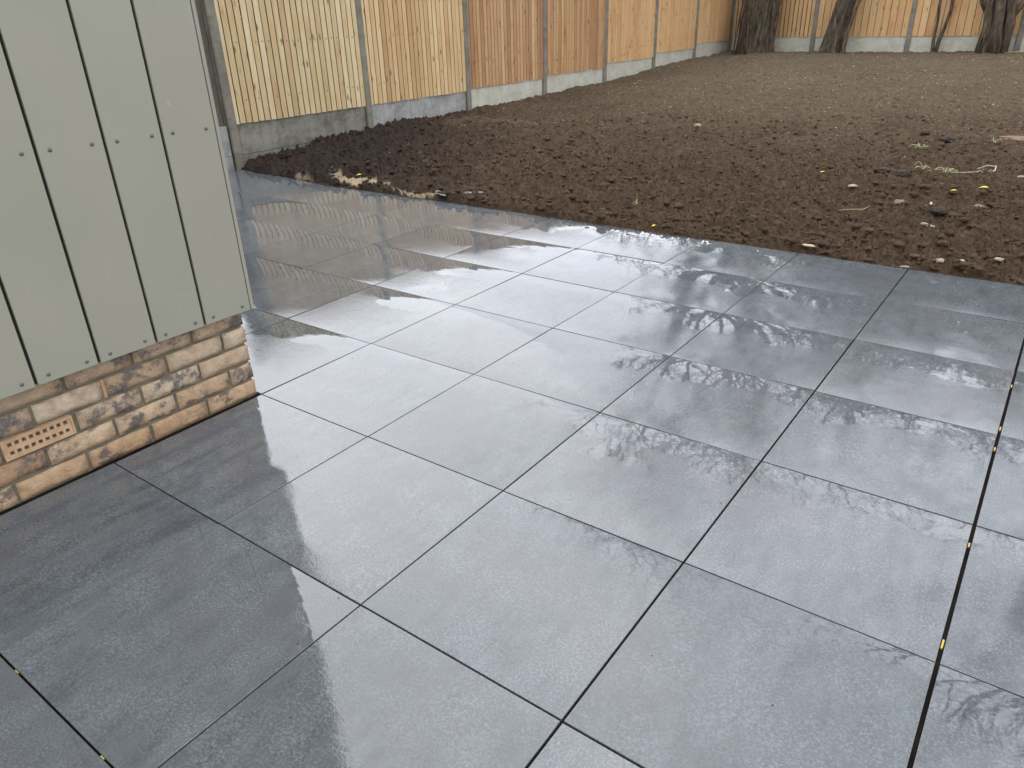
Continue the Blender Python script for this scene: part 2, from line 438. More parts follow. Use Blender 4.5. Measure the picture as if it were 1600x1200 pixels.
# drop below everything outside the plot
fy = 17.22 - .0875*(X+4.6)
out = (X < -4.62) | (Y > fy+.03)
Z = np.where(out, -.25, Z)
nr, nt = X.shape
idx = np.arange(nr*nt).reshape(nr, nt)
quads = np.stack([idx[:-1,:-1], idx[:-1,1:], idx[1:,1:], idx[1:,:-1]], -1).reshape(-1, 4)
ok = ~(out.ravel()[quads].all(1)) & ~((Y-ey).ravel()[quads].max(1) < -.12)
quads = quads[ok][:, ::-1]
me = np_mesh('soil_bed', np.stack([X, Y, Z], -1).reshape(-1, 3), quads, (M_soil,))
a = me.attributes.new('sand', 'FLOAT', 'POINT')
if len(me.vertices) == X.size: a.data.foreach_set('value', sand.ravel().astype(np.float32))
link('soil_bed', me, kind='structure')

mb = MB(); mb.v = [(-600,-600,-.26), (600,-600,-.26), (600,600,-.26), (-600,600,-.26)]; mb.f = [(0,1,2,3)]
link('ground', mb.mesh('ground', M_turf), kind='structure')

# clods and crumbs
def ico(sub=1):
    t = (1+5**.5)/2
    v = [(-1,t,0),(1,t,0),(-1,-t,0),(1,-t,0),(0,-1,t),(0,1,t),(0,-1,-t),(0,1,-t),(t,0,-1),(t,0,1),(-t,0,-1),(-t,0,1)]
    f = [(0,11,5),(0,5,1),(0,1,7),(0,7,10),(0,10,11),(1,5,9),(5,11,4),(11,10,2),(10,7,6),(7,1,8),(3,9,4),(3,4,2),(3,2,6),(3,6,8),(3,8,9),(4,9,5),(2,4,11),(6,2,10),(8,6,7),(9,8,1)]
    v = [Vector(p).normalized() for p in v]
    for _ in range(sub):
        cache = {}; nf = []
        def mid(a, b):
            k = (min(a,b), max(a,b))
            if k not in cache: cache[k] = len(v); v.append(((v[a]+v[b])/2).normalized())
            return cache[k]
        for a, b, c in f:
            ab, bc, ca = mid(a,b), mid(b,c), mid(c,a)
            nf += [(a,ab,ca),(b,bc,ab),(c,ca,bc),(ab,bc,ca)]
        f = nf
    return np.array([tuple(p) for p in v]), np.array(f)
def scatter(name, n, sub, size, tint, mat, sampler, flat=.7, jit=.28, sink=.25, smooth=True):
    V0, F0 = ico(sub); nv = len(V0)
    x, y = sampler(n); n = len(x)
    keep = (x > -4.50) & (y > edge_y(x)+.005) & (y < 17.1-.0875*(x+4.6))
    x, y = x[keep], y[keep]; n = len(x)
    s = size(n, x, y)
    V = np.repeat(V0[None], n, 0)
    V = V*(1 + jit*rng.standard_normal((n, nv, 1)))
    V = V*np.stack([rng.uniform(.7,1.4,n), rng.uniform(.7,1.3,n), rng.uniform(.5,1,n)*flat], -1)[:, None, :]*s[:, None, None]
    a = rng.uniform(0, 6.28, n); ca, sa = np.cos(a)[:,None], np.sin(a)[:,None]
    Vx = V[...,0]*ca - V[...,1]*sa; Vy = V[...,0]*sa + V[...,1]*ca
    z = soil_z(x, y)
    V = np.stack([Vx + x[:,None], Vy + y[:,None], V[...,2] + (z + s*flat*(.5-sink))[:,None]], -1)
    F = (F0[None] + (np.arange(n)*nv)[:,None,None]).reshape(-1, 3)
    me = np_mesh(name, V.reshape(-1,3), F, (mat,), smooth)
    at = me.attributes.new('tint', 'FLOAT', 'POINT')
    tv = np.repeat(tint(n, x, y), nv).astype(np.float32)
    if len(me.vertices) == len(tv): at.data.foreach_set('value', tv)
    return link(name, me, kind='stuff')
def polar(rmin, rmax, p=1.0):
    def f(n):
        t = np.radians(rng.uniform(-64, 2, n)); r = rmin*np.exp(rng.uniform(0, 1, n)**p*math.log(rmax/rmin))
        return 2.39 + r*np.sin(t), -.91 + r*np.cos(t)
    return f
wetf = lambda x, y: sstep(-.2, 1.0, -.33*x - .25*y + .9 + .4*fbm(x, y, 2, 4))
dryf = lambda y: sstep(5.5, 14, y)
scatter('soil_clods', 6500, 1, lambda n,x,y: .009 + .024*rng.beta(1.1, 4.5, n) + .007*wetf(x,y), lambda n,x,y: np.clip(.45 - .38*wetf(x,y) + .35*dryf(y) + rng.normal(0,.10,n), 0, 1), M_soil, polar(4.2, 10, 1.2), .8, .10)
scatter('soil_lumps', 620, 2, lambda n,x,y: .018 + .030*rng.beta(1.1, 4, n), lambda n,x,y: np.full(n, .5), M_soil, polar(4.1, 8.5, 1.5), .7, .06)
scatter('soil_crumbs', 22000, 0, lambda n,x,y: .0035 + .008*rng.beta(1.2, 3, n)*np.clip(np.hypot(x-2.4,y+.9)/7, 1, 1.8), lambda n,x,y: np.clip(.50 - .38*wetf(x,y) + .40*dryf(y) + rng.normal(0,.14,n), 0, 1), M_soil, polar(4.2, 19, 1.1), .85, .14)
def size_p(n, x, y): return (.0032 + .0065*rng.beta(1, 4, n))*np.clip(np.hypot(x-2.4, y+.9)/6.5, .9, 2.1)
def peb_s(n):
    x, y = polar(4.3, 20, .62)(n)
    k = rng.uniform(0, 1, len(x)) < np.clip(.12 + .9*sstep(5.0, 8.5, y + .8*fbm(x*.7, y*.7, 2, 90)), 0, 1)
    return x[k], y[k]
scatter('stone_chips', 9500, 0, size_p, lambda n,x,y: np.clip(rng.beta(1.6, 2.4, n), 0, 1), M_peb, peb_s, .6, .12, .1, False)
# soil spilt onto the slab edge, and odd specks of grit carried over the paving
def strew(name, xs, ys, sizes, mat, z0):
    V0, F0 = ico(0); n = len(xs)
    V = V0[None]*(1+.18*rng.standard_normal((n, 12, 1)))*sizes[:,None,None]*np.array([1.25, 1, .6])
    V = V + np.stack([xs, ys, z0 + sizes*.30], -1)[:,None,:]
    F = (F0[None] + (np.arange(n)*12)[:,None,None]).reshape(-1, 3)
    return link(name, np_mesh(name, V.reshape(-1,3), F, (mat,)), kind='stuff')
n = 2600; xe = rng.uniform(-4.4, 3.2, n); off = np.abs(rng.normal(0, .016, n))*(1+.9*fbm(xe*2.3, xe*0, 2, 66))
strew('spilt_soil', xe, edge_y(xe)-np.clip(off, 0, .07)+.004, .0022+.0065*rng.beta(1.2, 5, n), M_soil, .0005)
n = 150; xg = rng.uniform(-2.5, 3.0, n); yg = rng.uniform(-.6, 3.5, n); k = (xg > .05) | (yg > .75)
strew('grit_specks', xg[k], yg[k], .0009+.0022*rng.beta(1, 5, n)[k], M_soil, .0006)
# fine fibres of root and straw on the soil
mb = MB()
x, y = polar(4.4, 13, 1.0)(900); z = soil_z(x, y)
for i in range(len(x)):
    if x[i] < -4.4 or y[i] < 3.75 or y[i] > 16: continue
    a = random.uniform(0, 6.28); L = random.uniform(.015, .05); c = random.uniform(-.4, .4)
    r = .0008 + .0001*y[i]
    pts = []
    for k in range(4):
        q = k/3; pts.append((x[i]+L*q*math.cos(a+c*q), y[i]+L*q*math.sin(a+c*q), z[i]+.010+.006*math.sin(3*q+a)))
    mb.tube(pts, [r, r*1.2, r, r*.5], 3, False)
link('root_fibres', mb.mesh('root_fibres', M_straw), kind='stuff')

# thin sprouting of weed seedlings over the raked ground
x, y = polar(6.5, 17, .9)(900); z = soil_z(x, y); cl = fbm(x*1.1, y*1.1, 2, 55)
v = []; f = []
for i in range(len(x)):
    if x[i] < -4.3 or y[i] < 4.6 or y[i] > 16.4 or cl[i] < .08: continue
    for q in range(3):
        a = random.uniform(0, 6.28); L = random.uniform(.006, .016)*(1+y[i]*.03); b = len(v)
        px, py = x[i]+random.gauss(0,.006), y[i]+random.gauss(0,.006); dx, dy = math.cos(a)*L, math.sin(a)*L
        v += [(px, py, z[i]+.002), (px+dx*.5-dy*.3, py+dy*.5+dx*.3, z[i]+L), (px+dx, py+dy, z[i]+L*1.1), (px+dx*.5+dy*.3, py+dy*.5-dx*.3, z[i]+L*.8)]
        f.append((b, b+1, b+2, b+3))
link('seedlings', mesh_from('seedlings', v, f, (M_olive,)), kind='stuff')

# ================================================================= PATIO
XL = {-5:-3.0403, -4:-2.4214, -3:-1.8050, -2:-1.2078, -1:-.5978, 0:-.0006, 1:.6031, 2:1.2061, 3:1.8131, 4:2.4256}
for i in range(-6, -9, -1): XL[i] = XL[i+1] - .606
for i in range(5, 10): XL[i] = XL[i-1] + .606
YL = {0:0., 1:.6086, 2:1.2159, 3:1.8187, 4:2.4207, 5:3.0197, 6:3.6214}
for j in range(-1, -5, -1): YL[j] = YL[j+1] - .606
mb = MB(); mb.box(-4.52, XL[9]+.01, YL[-4]-.01, 3.60, -.12, -.0205)
mb.box(-4.495, XL[9]+.005, YL[-4]-.005, 3.596, -.0203, -.0062)
patio = link('patio', mb.mesh('patio', M_bed), kind='structure')
def slab(x0, x1, y0, y1, jl, jr, skew=0.0):
    """porcelain slab: chamfered edge, own tiny tilt; origin in its centre"""
    cx, cy = (x0+x1)/2, (y0+y1)/2
    hx0, hx1 = x0-cx+jl/2+.0006, x1-cx-jr/2; hy = (y1-y0)/2 - .0024
    r = .0006; v = []
    for (e, z) in ((0, -.020), (0, -r), (r*.45, -r*.35), (r*1.5, 0)):
        v += [(hx0+e, -hy+e, z), (hx1-e, -hy+e, z), (hx1-e, hy-e+skew*1.0, z), (hx0+e, hy-e+skew, z)]
    f = [(3,2,1,0), (12,13,14,15)]
    for l in range(3):
        for i in range(4):
            j = (i+1) % 4; f.append((l*4+i, l*4+j, l*4+4+j, l*4+4+i))
    me = mesh_from('paving_slab', v, f, (M_tile,), True)
    for p in me.polygons[:2]: p.use_smooth = False
    for p in me.polygons: p.use_smooth = p.index >= 2 and False
    o = link('paving_slab', me, patio, (cx, cy, random.uniform(-.0006, .0006)))
    o.rotation_euler = (random.gauss(0, .0016), random.gauss(0, .0016), random.gauss(0, .0005))
    return o
for i in range(-8, 9):
    for j in range(-4, 6):
        if i < 0 and j < 1 and i > -7: continue       # under the building
        if i < -6 and j < 0: continue
        x0, x1, y0, y1 = XL[i], XL[i+1], YL[j], YL[j+1]
        if i == -8: x0 = -4.50
        jl = jr = (.0042 if i >= 0 else .0062)
        if i == 3: jr = .009
        if i == 4: jl = .009
        if i == 2: jr = .0058
        if i == 3: jl = .0058
        sk = 0
        if j == 5 and i <= -6: sk = (-5-i)*.028 + .01
        slab(x0, x1, y0, y1, jl, jr, sk)
# yellow spacer tabs left standing in the joints
mb = MB(); mb.box(-.0035, .0035, -.018, .018, -.0058, -.0016)
sp = mb.mesh('joint_spacer', M_spacer)
for (x, y, s, rz) in ((2.4256,.68,1.,0), (2.4256,1.113,.6,0), (2.4256,1.714,.8,0), (2.4256,1.875,.9,0), (2.4256,2.269,.8,0), (.70,-.606,.5,math.pi/2), (1.089,-.606,.4,math.pi/2)):
    o = link('joint_spacer', sp, patio, (x, y, 0), (0, 0, rz)); o.scale = (.62 if rz == 0 else .4, s*.85, 1)

# ================================================================= BUILDING
WX, WY = -.020, .606        # brick faces
bld = thing('garden_building', 'sage green clad building corner on a low stock brick plinth', 'building', (0,0,0))
mb = MB()
mb.box(-4.2, WX-.009, -3.4, WY-.009, -.1, .372)
plinth = link('brick_plinth', mb.mesh('brick_plinth', M_mortar), bld)
def brick_mesh(L, H=.0635, D=.09, nx=9, nz=4, seed=0):
    """front face towards +X, rounded uneven arrises; grid front, plain back"""
    r = random.Random(seed); v = []; f = []
    ph = [r.uniform(0, 6) for _ in range(6)]
    for k in range(nz+1):
        for i in range(nx+1):
            u, w = i/nx, k/nz
            y = (u-.5)*L; z = w*H
            e = min(u, 1-u)*L; g = min(w, 1-w)*H
            edge = 0
            if i in (0, nx) or k in (0, nz): edge = -.004
            if (i in (0, nx)) and (k in (0, nz)): edge = -.006
            dy = r.uniform(-.0012, .0012) if i in (0, nx) else r.uniform(-.004,.004)
            dz = (math.sin(ph[0]+u*7)*.0014 + r.uniform(-.0007,.0007)) if k in (0, nz) else r.uniform(-.002,.002)
            x = edge + r.uniform(-.0026, .0026) + .0016*math.sin(ph[1]+u*9+w*4)
            v.append((x, y+dy, z+dz))
    n = (nx+1)
    for k in range(nz):
        for i in range(nx): f.append((k*n+i, k*n+i+1, (k+1)*n+i+1, (k+1)*n+i))
    b = len(v); v += [(-D, -L/2, 0), (-D, L/2, 0), (-D, L/2, H), (-D, -L/2, H)]
    bot = [k for k in range(n)]; top = [nz*n+k for k in range(n)]
    lef = [k*n for k in range(nz+1)]; rig = [k*n+nx for k in range(nz+1)]
    f.append(tuple(bot[::-1] + [b, b+1])); f.append(tuple(top + [b+2, b+3]))
    f.append(tuple(lef + [b+3, b])); f.append(tuple(rig[::-1] + [b+1, b+2])); f.append((b+1, b, b+3, b+2))
    return mesh_from('brick', v, f, (M_brick,), True)
bm_full = [brick_mesh(.218, seed=s) for s in range(7)]
bm_half = [brick_mesh(.103, nx=5, seed=40+s) for s in range(4)]
bm_cache = {}
def put_brick(a0, a1, course, face):
    L = a1-a0; z0 = -.0005 + .0752*course
    if abs(L-.218) < .004: me = random.choice(bm_full)
    elif abs(L-.103) < .004: me = random.choice(bm_half)
    else:
        k = round(L, 3)
        if k not in bm_cache: bm_cache[k] = brick_mesh(L, nx=max(3, int(L/.024)), seed=int(k*1000))
        me = bm_cache[k]
    c = (a0+a1)/2
    if face == 'E': link('brick', me, plinth, (WX + random.uniform(-.001,.002), c, z0), (random.gauss(0,.004), random.gauss(0,.008), random.gauss(0,.004)))
    else: link('brick', me, plinth, (c, WY + random.uniform(-.001,.0015), z0), (0, 0, math.pi/2+random.gauss(0,.004)))
J = .0063
for c in range(5):
    # perpends measured from the photograph: alternate courses start with a header at the corner
    first = .390 if c % 2 == 0 else .503
    ends = [WY-.001]; p = first
    while p > -3.35: ends.append(p); p -= .2265 if p > -.1 else .228
    for q in range(len(ends)-1):
        a1, a0 = ends[q]-(J if q else 0), ends[q+1]+J
        if c == 2 and a0 < -.17 and a1 > -.17: continue          # air brick goes here
        put_brick(a0, a1, c, 'E')
    x = WX-.001; first = .215 if c % 2 else .103
    ends = [WX-.001-.095, WX-.001-.095-first]
    while ends[-1] > -4.0: ends.append(ends[-1]-.2265)
    for q in range(len(ends)-1): put_brick(ends[q+1]+J, ends[q]-J, c, 'N')
# terracotta air brick, two rows of nine square holes
y0, y1, z0, z1 = -.2865, -.0745, .151, .2165
ab = link('air_brick', None, None)
COL.objects.unlink(ab); bpy.data.objects.remove(ab)
mb = MB(); fx = WX+.003
ys = [y0]; n = 9; pitch = (y1-y0-.024)/n
for k in range(n):
    c = y0+.012+pitch*(k+.5); ys += [c-.0062, c+.0062]
ys.append(y1)
zs = [z0, z0+.0125, z0+.0255, z0+.041, z0+.054, z1]
for a in range(len(ys)-1):
    for b in range(len(zs)-1):
        hole = a % 2 == 1 and b in (1, 3)
        if not hole: mb.box(fx-.03, fx, ys[a], ys[a+1], zs[b], zs[b+1])
mb.box(fx, fx+.003, y0, y1, z0, z0+.006); mb.box(fx, fx+.003, y0, y1, z1-.006, z1)
mb.box(fx, fx+.003, y0, y0+.006, z0+.006, z1-.006); mb.box(fx, fx+.003, y1-.006, y1, z0+.006, z1-.006)
ab = link('air_brick', mb.mesh('air_brick', M_air), bld); ab['label'] = 'terracotta air brick with two rows of square holes'
mb = MB(); mb.box(fx-.034, fx-.031, y0, y1, z0, z1)
link('vent_back', mb.mesh('vent_back', M_dark), ab)
# slim ribbed weep vent in a perpend
mb = MB(); yw0, yw1 = .0425, .0535; mb.box(WX-.03, WX-.004, yw0, yw1, .225, .289)
for k in range(9): mb.box(WX-.004, WX+.001, yw0+.0005, yw1-.0005, .227+k*.0068, .2315+k*.0068)
o = link('weep_vent', mb.mesh('weep_vent', M_air), bld); o['label'] = 'slim ribbed terracotta weep vent between bricks'
# inner wall behind the cladding, roof
CX = .030
mb = MB(); mb.box(-4.19, CX-.030, -3.39, .585, .374, 2.62)
link('wall_membrane', mb.mesh('wall_membrane', M_dark), bld)
mb = MB(); mb.box(-4.35, .12, -3.5, .70, 2.66, 2.80)
link('roof', mb.mesh('roof', M_clad), bld)
# cladding boards facing +X
mb = MB(); rad = .0060
mb.v = []; mb.f = []
rings = [(1.0, 0), (.92, .0016), (.6, .0030), (.18, .0034)]
for (q, h) in rings:
    for k in range(12): t = 2*math.pi*k/12; mb.v.append((h, rad*q*math.cos(t), rad*q*math.sin(t)))
for l in range(3):
    for k in range(12): mb.f.append((l*12+k, l*12+(k+1)%12, l*12+12+(k+1)%12, l*12+12+k))
mb.f.append(tuple(36+k for k in range(12)))
screw = mb.mesh('screw', M_screw, True)
def board_mesh(w, h, th=.009, b=.0012):
    v = [(-th, -w/2, 0), (-th, w/2, 0), (-th, w/2, h), (-th, -w/2, h)]
    for (e, x) in ((0, -b), (b*.4, -b*.25), (b, 0)):
        v += [(x, -w/2+e, e), (x, w/2-e, e), (x, w/2-e, h-e), (x, -w/2+e, h-e)]
    f = [(3,2,1,0), (12,13,14,15)]
    for l in range(3):
        for i in range(4): j = (i+1) % 4; f.append((l*4+i, l*4+j, l*4+4+j, l*4+4+i))
    return mesh_from('cladding_board', v, f, (M_clad,))
ZB = .366; HB = 2.28
grooves = [.4235, .2365, .0395]
while grooves[-1] > -3.3: grooves.append(grooves[-1]-.1925)
edges = [.6150+.0035] + grooves
bcache = {}
for k in range(len(edges)-1):
    a1 = edges[k]-(.005 if k else .0035); a0 = edges[k+1]+.005; w = a1-a0
    key = round(w, 4)
    if key not in bcache: bcache[key] = board_mesh(w, HB)
    o = link('cladding_board', bcache[key], bld, (CX + random.uniform(-.0006,.0006), (a0+a1)/2, ZB+random.uniform(-.001,.001)))
    for z in (.022, .657, 1.29, 1.92):
        for s in (-1, 1):
            link('screw', screw, o, (.0002, s*(w/2-.0325)+random.uniform(-.002,.002), z+random.uniform(-.002,.002)), (random.uniform(0,6),0,0))
# corner: edge of the return cladding board, then the return face
ret = board_mesh(.19, HB, .0135)
x = CX-.0005; k = 0
while x > -4.1:
    w = .19
    o = link('cladding_board', ret, bld, (x-w/2, .6320, ZB), (0, 0, math.pi/2)); x -= w+.007; k += 1
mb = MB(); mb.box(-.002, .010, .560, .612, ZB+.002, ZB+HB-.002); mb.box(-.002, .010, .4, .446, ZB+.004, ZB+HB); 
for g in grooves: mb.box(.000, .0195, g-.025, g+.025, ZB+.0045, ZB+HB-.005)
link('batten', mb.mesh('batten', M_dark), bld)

# ================================================================= FENCES
def feather(w, h, seed):
    """feather-edge board: local x along fence, -y towards the garden, thick arris at high x"""
    r = random.Random(seed)
    g = .0135 if w < .1 else .006; poly = [(0, 0), (0, -.013), (.0015, -.0145), (w-g-.0015, -.0225), (w-g, -.021), (w-g, -.004), (w, -.004), (w, 0)]
    mb = MB(); mb.prism([(a, b) for a, b in poly], 0, h)
    v = [(x + (.0012*math.sin(z*2+seed) if z > 0 else 0), y, z) for x, y, z in mb.v]
    f = [tuple(reversed(q)) for q in mb.f]
    me = mesh_from('board', v, f); me['groove'] = 1
    return me
H_PANEL = 1.5
def panel_mesh(w):
    mb = MB()
    for z in (.16, .70, 1.24): mb.box(.002, w-.002, .001, .034, z, z+.075)
    return mb
def build_fence(name, label, loc, ang, pitch, tops, nb, mats, gmats, npost, post_z, double):
    f = thing(name, label, 'fence', loc, ang)
    for k in range(npost):
        zt = (tops[min(k, len(tops)-1)] + H_PANEL + .04)
        mb = MB(); c = .008; W = .047; D = .05
        # H-section post with chamfered garden arrises
        poly = [(-W, -D+c), (-W+c, -D), (W-c, -D), (W, -D+c), (W, -.022), (W-.024, -.018), (W-.024, .024), (W, .028), (W, D), (-W, D), (-W, .028), (-W+.024, .024), (-W+.024, -.018), (-W, -.022)]
        mb.prism(poly, -.4, zt)
        link('post', mb.mesh('post', M_post), f, (k*pitch, 0, 0), (random.gauss(0,.002), random.gauss(0,.004), random.gauss(0,.01)))
    for k in range(len(tops)):
        x0 = k*pitch+.026; x1 = (k+1)*pitch-.026; L = x1-x0
        for q in range(2 if double(k) else 1):
            zt = tops[k] - q*.307
            mb = MB(); n = 24; v = []; ff = []
            zlo = zt-.300
            # slightly uneven top arris
            for a in range(n+1):
                u = a/n; dz = random.uniform(-.0012, .0012)
                y0_, y1_ = -.0115, .0165
                v += [(x0+u*L, y0_, zlo), (x0+u*L, y0_, zt-.004+dz), (x0+u*L, y0_+.004, zt+dz*.5), (x0+u*L, y1_, zt), (x0+u*L, y1_, zlo)]
            for a in range(n):
                for b in range(5):
                    c0 = a*5+b; c1 = a*5+(b+1) % 5
                    ff.append((c0, c0+5, c1+5, c1))
            ff.append((0,1,2,3,4)); e = n*5; ff.append((e+4,e+3,e+2,e+1,e))
            me = mesh_from('gravel_board', v, ff, (gmats[k] if q == 0 else M_conc_wet,))
            link('gravel_board', me, f)
        zp = tops[k] + .002
        pm = panel_mesh(L).mesh('fence_panel', M_rail)
        pn = link('fence_panel', pm, f, (x0, -.012, zp))
        pt = L/nb[k]
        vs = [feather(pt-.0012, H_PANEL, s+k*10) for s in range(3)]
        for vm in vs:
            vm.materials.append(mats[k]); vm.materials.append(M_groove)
            for fi in ((0, 1, 3, 4, 5, 6) if nb[k] > 20 else (4, 5, 6)): vm.polygons[fi].material_index = 1     # shadow line between boards, painted dark onto the lap faces
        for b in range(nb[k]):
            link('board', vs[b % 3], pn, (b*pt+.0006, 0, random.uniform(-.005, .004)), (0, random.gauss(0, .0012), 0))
    return f
side = build_fence('side_fence', 'long side fence of pale and russet featheredge boards with concrete posts', (-4.6, 3.79, 0), math.pi/2, 1.908,
    [.422, .425, .451, .486, .556, .627, .716], [24, 24, 24, 24, 24, 24, 24],
    [M_yellow_t, M_tan_t, M_red_t, M_red_t, M_orange_t, M_orange_t, M_orange_t],
    [M_conc_wet, M_conc_grey, M_conc_pale, M_conc_pale, M_conc_pale, M_conc_pale, M_conc_pale], 8, 0, lambda k: True)
back = build_fence('back_fence', 'orange featheredge fence across the back behind the tree trunks', (-4.56, 17.24, 0), -.0872, 1.908,
    [.768]*6, [20, 14, 14, 16, 16, 16], [M_orange_t]*6, [M_conc_pale]*6, 7, 0, lambda k: False)
# older neighbouring fence that carries on past the first post
old = thing('old_slat_fence', 'weathered dark slatted fence in the gap beside the cladding', 'fence', (-4.62, 3.735, 0), -math.pi/2)
for q, zt in enumerate((.418, .122)):
    mb = MB(); mb.box(0, 2.6, -.02, .03, zt-.292, zt); link('gravel_board', mb.mesh('gravel_board', M_conc_grey), old)
for k in range(12):
    mb = MB(); mb.box(-4.2, 2.6, -1.33, -1.30, .55+k*.125, .669+k*.125); link('slat', mb.mesh('slat', M_oldwood), old)
for k in range(3):
    mb = MB(); mb.box(-3.2+k*1.6, -3.1+k*1.6, -1.42, -1.335, -.2, 2.1); link('post', mb.mesh('post', M_oldwood), old)
mb = MB(); mb.box(0.0, .115, -.10, -.012, .425, 2.1); link('post', mb.mesh('post', M_oldwood), old)
# earth bank next door
xs_ = np.linspace(-12, -4.70, 90); ys_ = np.linspace(-1.0, 15, 200); XX, YY = np.meshgrid(xs_, ys_)
ZZ = .10 + .75*sstep(-4.65, -5.6, XX) + .05*fbm(XX*4, YY*4, 3, 8) + .03*noise2(XX*15, YY*15, 9)
idx = np.arange(XX.size).reshape(XX.shape)
q = np.stack([idx[:-1,:-1], idx[:-1,1:], idx[1:,1:], idx[1:,:-1]], -1).reshape(-1,4)
link('earth_bank', np_mesh('earth_bank', np.stack([XX, YY, ZZ], -1).reshape(-1,3), q, (M_earth,)), kind='structure')

def leaf_cloud(n, cx, cy, cz, rx, ry, rz, s, seed, lump=.35, power=.5):
    r = np.random.default_rng(seed)
    d = r.standard_normal((n, 3)); d /= np.linalg.norm(d, axis=1)[:, None]
    rad = r.uniform(0, 1, n)**power
    l = 1 + lump*fbm(d[:,0]*2.2+seed, d[:,1]*2.2+d[:,2]*3, 3, seed)
    P = d*(rad*l)[:, None]*np.array([rx, ry, rz]) + np.array([cx, cy, cz])
    a = r.standard_normal((n, 3)); a /= np.linalg.norm(a, axis=1)[:, None]
    b = np.cross(a, r.standard_normal((n, 3))); b /= np.linalg.norm(b, axis=1)[:, None]
    sz = s*r.uniform(.6, 1.4, n)[:, None]
    V = np.stack([P-a*sz, P-b*sz*.45, P+a*sz, P+b*sz*.45], 1).reshape(-1, 3)
    return V, np.arange(n*4).reshape(-1, 4)
v, f_ = leaf_cloud(1500, -5.35, 4.25, .98, .22, .4, .20, .024, 5)
M_moss = mat_simple('ivy_green', (.10,.15,.04), (.22,.28,.08), 30, .6, 0)
o = link('climbing_plant', np_mesh('climbing_plant', v, f_, (M_moss,), False))
tag(o, 'small green climber on the old fence seen in the gap beside the cladding', 'plant')

# ================================================================= TREES
def branches(p, d, r, depth, mb, rnd, L, spread=.55, up=.10, nsides=5, splits=(2,3), minr=.006):
    n = 4; pts = [p]; rads = [r]; dd = d.copy()
    for k in range(n):
        dd = (dd + Vector((rnd.gauss(0,.13), rnd.gauss(0,.13), rnd.gauss(0,.10)+up*.35))).normalized()
        pts.append(pts[-1] + dd*(L/n)); rads.append(r*(1-.42*(k+1)/n))
    mb.tube(pts, rads, max(3, nsides), False)
    if depth == 0: return
    for q in range(rnd.randint(*splits)):
        t = rnd.randint(2, n)
        nd = (dd + Vector((rnd.gauss(0,spread), rnd.gauss(0,spread), rnd.gauss(0,spread*.8)+up))).normalized()
        branches(pts[t], nd, max(minr, rads[t]*rnd.uniform(.5,.78)), depth-1, mb, rnd, L*rnd.uniform(.62,.86), spread, up, nsides-1, splits, minr)

def trunk_mesh(fn, h, seed, nseg=64, nz=80, z0=-.25):
    """fn(t) -> (cx, cy, rx, ry) with t in 0..1; vertical bark flutes"""
    a = np.linspace(0, 2*math.pi, nseg, endpoint=False); t = np.linspace(0, 1, nz)
    A, T = np.meshgrid(a, t)
    P = np.array([fn(q) for q in t])
    r = 1 + .13*fbm(np.cos(A)*3.2+seed, np.sin(A)*3.2 + T*1.1, 2, seed) + .10*np.abs(fbm(np.cos(A)*9+seed, np.sin(A)*9 + T*2.0, 3, seed+5)) + .05*noise2(A*9, T*40, seed+9)
    Xv = P[:,0][:,None] + P[:,2][:,None]*np.cos(A)*r; Yv = P[:,1][:,None] + P[:,3][:,None]*np.sin(A)*r
    Zv = z0 + (h-z0)*T
    idx = np.arange(nseg*nz).reshape(nz, nseg)
    q = np.stack([idx[:-1], np.roll(idx[:-1], -1, 1), np.roll(idx[1:], -1, 1), idx[1:]], -1).reshape(-1, 4)
    return np.stack([Xv, Yv, Zv], -1).reshape(-1, 3), q
def tree(name, label, cat, loc, fn, h, seed, crown_r, crownL, depth, limbs, group=None, lean=(0,0), splits=(2,3), nseg=64):
    t = thing(name, label, cat, loc, 0, group)
    v, q = trunk_mesh(fn, h, seed, nseg)
    link('trunk', np_mesh('trunk', v, q, (M_bark,)), t)
    rnd = random.Random(seed); mb = MB()
    cx, cy, rx, ry = fn(1.0)
    for k in range(limbs):
        a = 6.28*k/limbs + rnd.uniform(-.4,.4)
        d = Vector((math.cos(a)*.5+lean[0], math.sin(a)*.5+lean[1], 1)).normalized()
        branches(Vector((cx + rx*.4*math.cos(a), cy + ry*.4*math.sin(a), h-.15)), d, crown_r, depth, mb, rnd, crownL, .5, .12, 6, splits)
    link('crown', mb.mesh('crown', M_twig), t)
    return t
Z0 = .50
lerp = lambda a, b, t: a + (b-a)*t
# 1 thick fluted trunk nearest the corner
t1 = tree('bare_tree', 'thick shaggy tree trunk in the corner where the two fences meet', 'tree', (-3.78, 16.65, Z0),
     lambda t: (lerp(-.02, .30, t), 0, .36 - .10*t + .10*max(0, 1-t*7)**2, .32-.06*t), 3.0, 3, .13, 3.3, 5, 5)
tagged = []
mb = MB()                                   # peeling ivy stems and bark strips hanging on its side
rnd = random.Random(5)
for k in range(16):
    a = rnd.uniform(-2.9, .2); off = rnd.uniform(.33, .43); pts = []
    for q in range(9):
        t = q/8; zz = 2.4*t-.1; aa = a + .25*math.sin(t*4+k)
        cx = lerp(-.02, .24, zz/3.); pts.append((cx + math.cos(aa)*(off-.06*t), math.sin(aa)*(off-.06*t), zz))
    mb.tube(pts, [rnd.uniform(.012, .03)*(1-.4*q/8) for q in range(9)], 5)
link('ivy_stem', mb.mesh('ivy_stem', M_bark), t1)
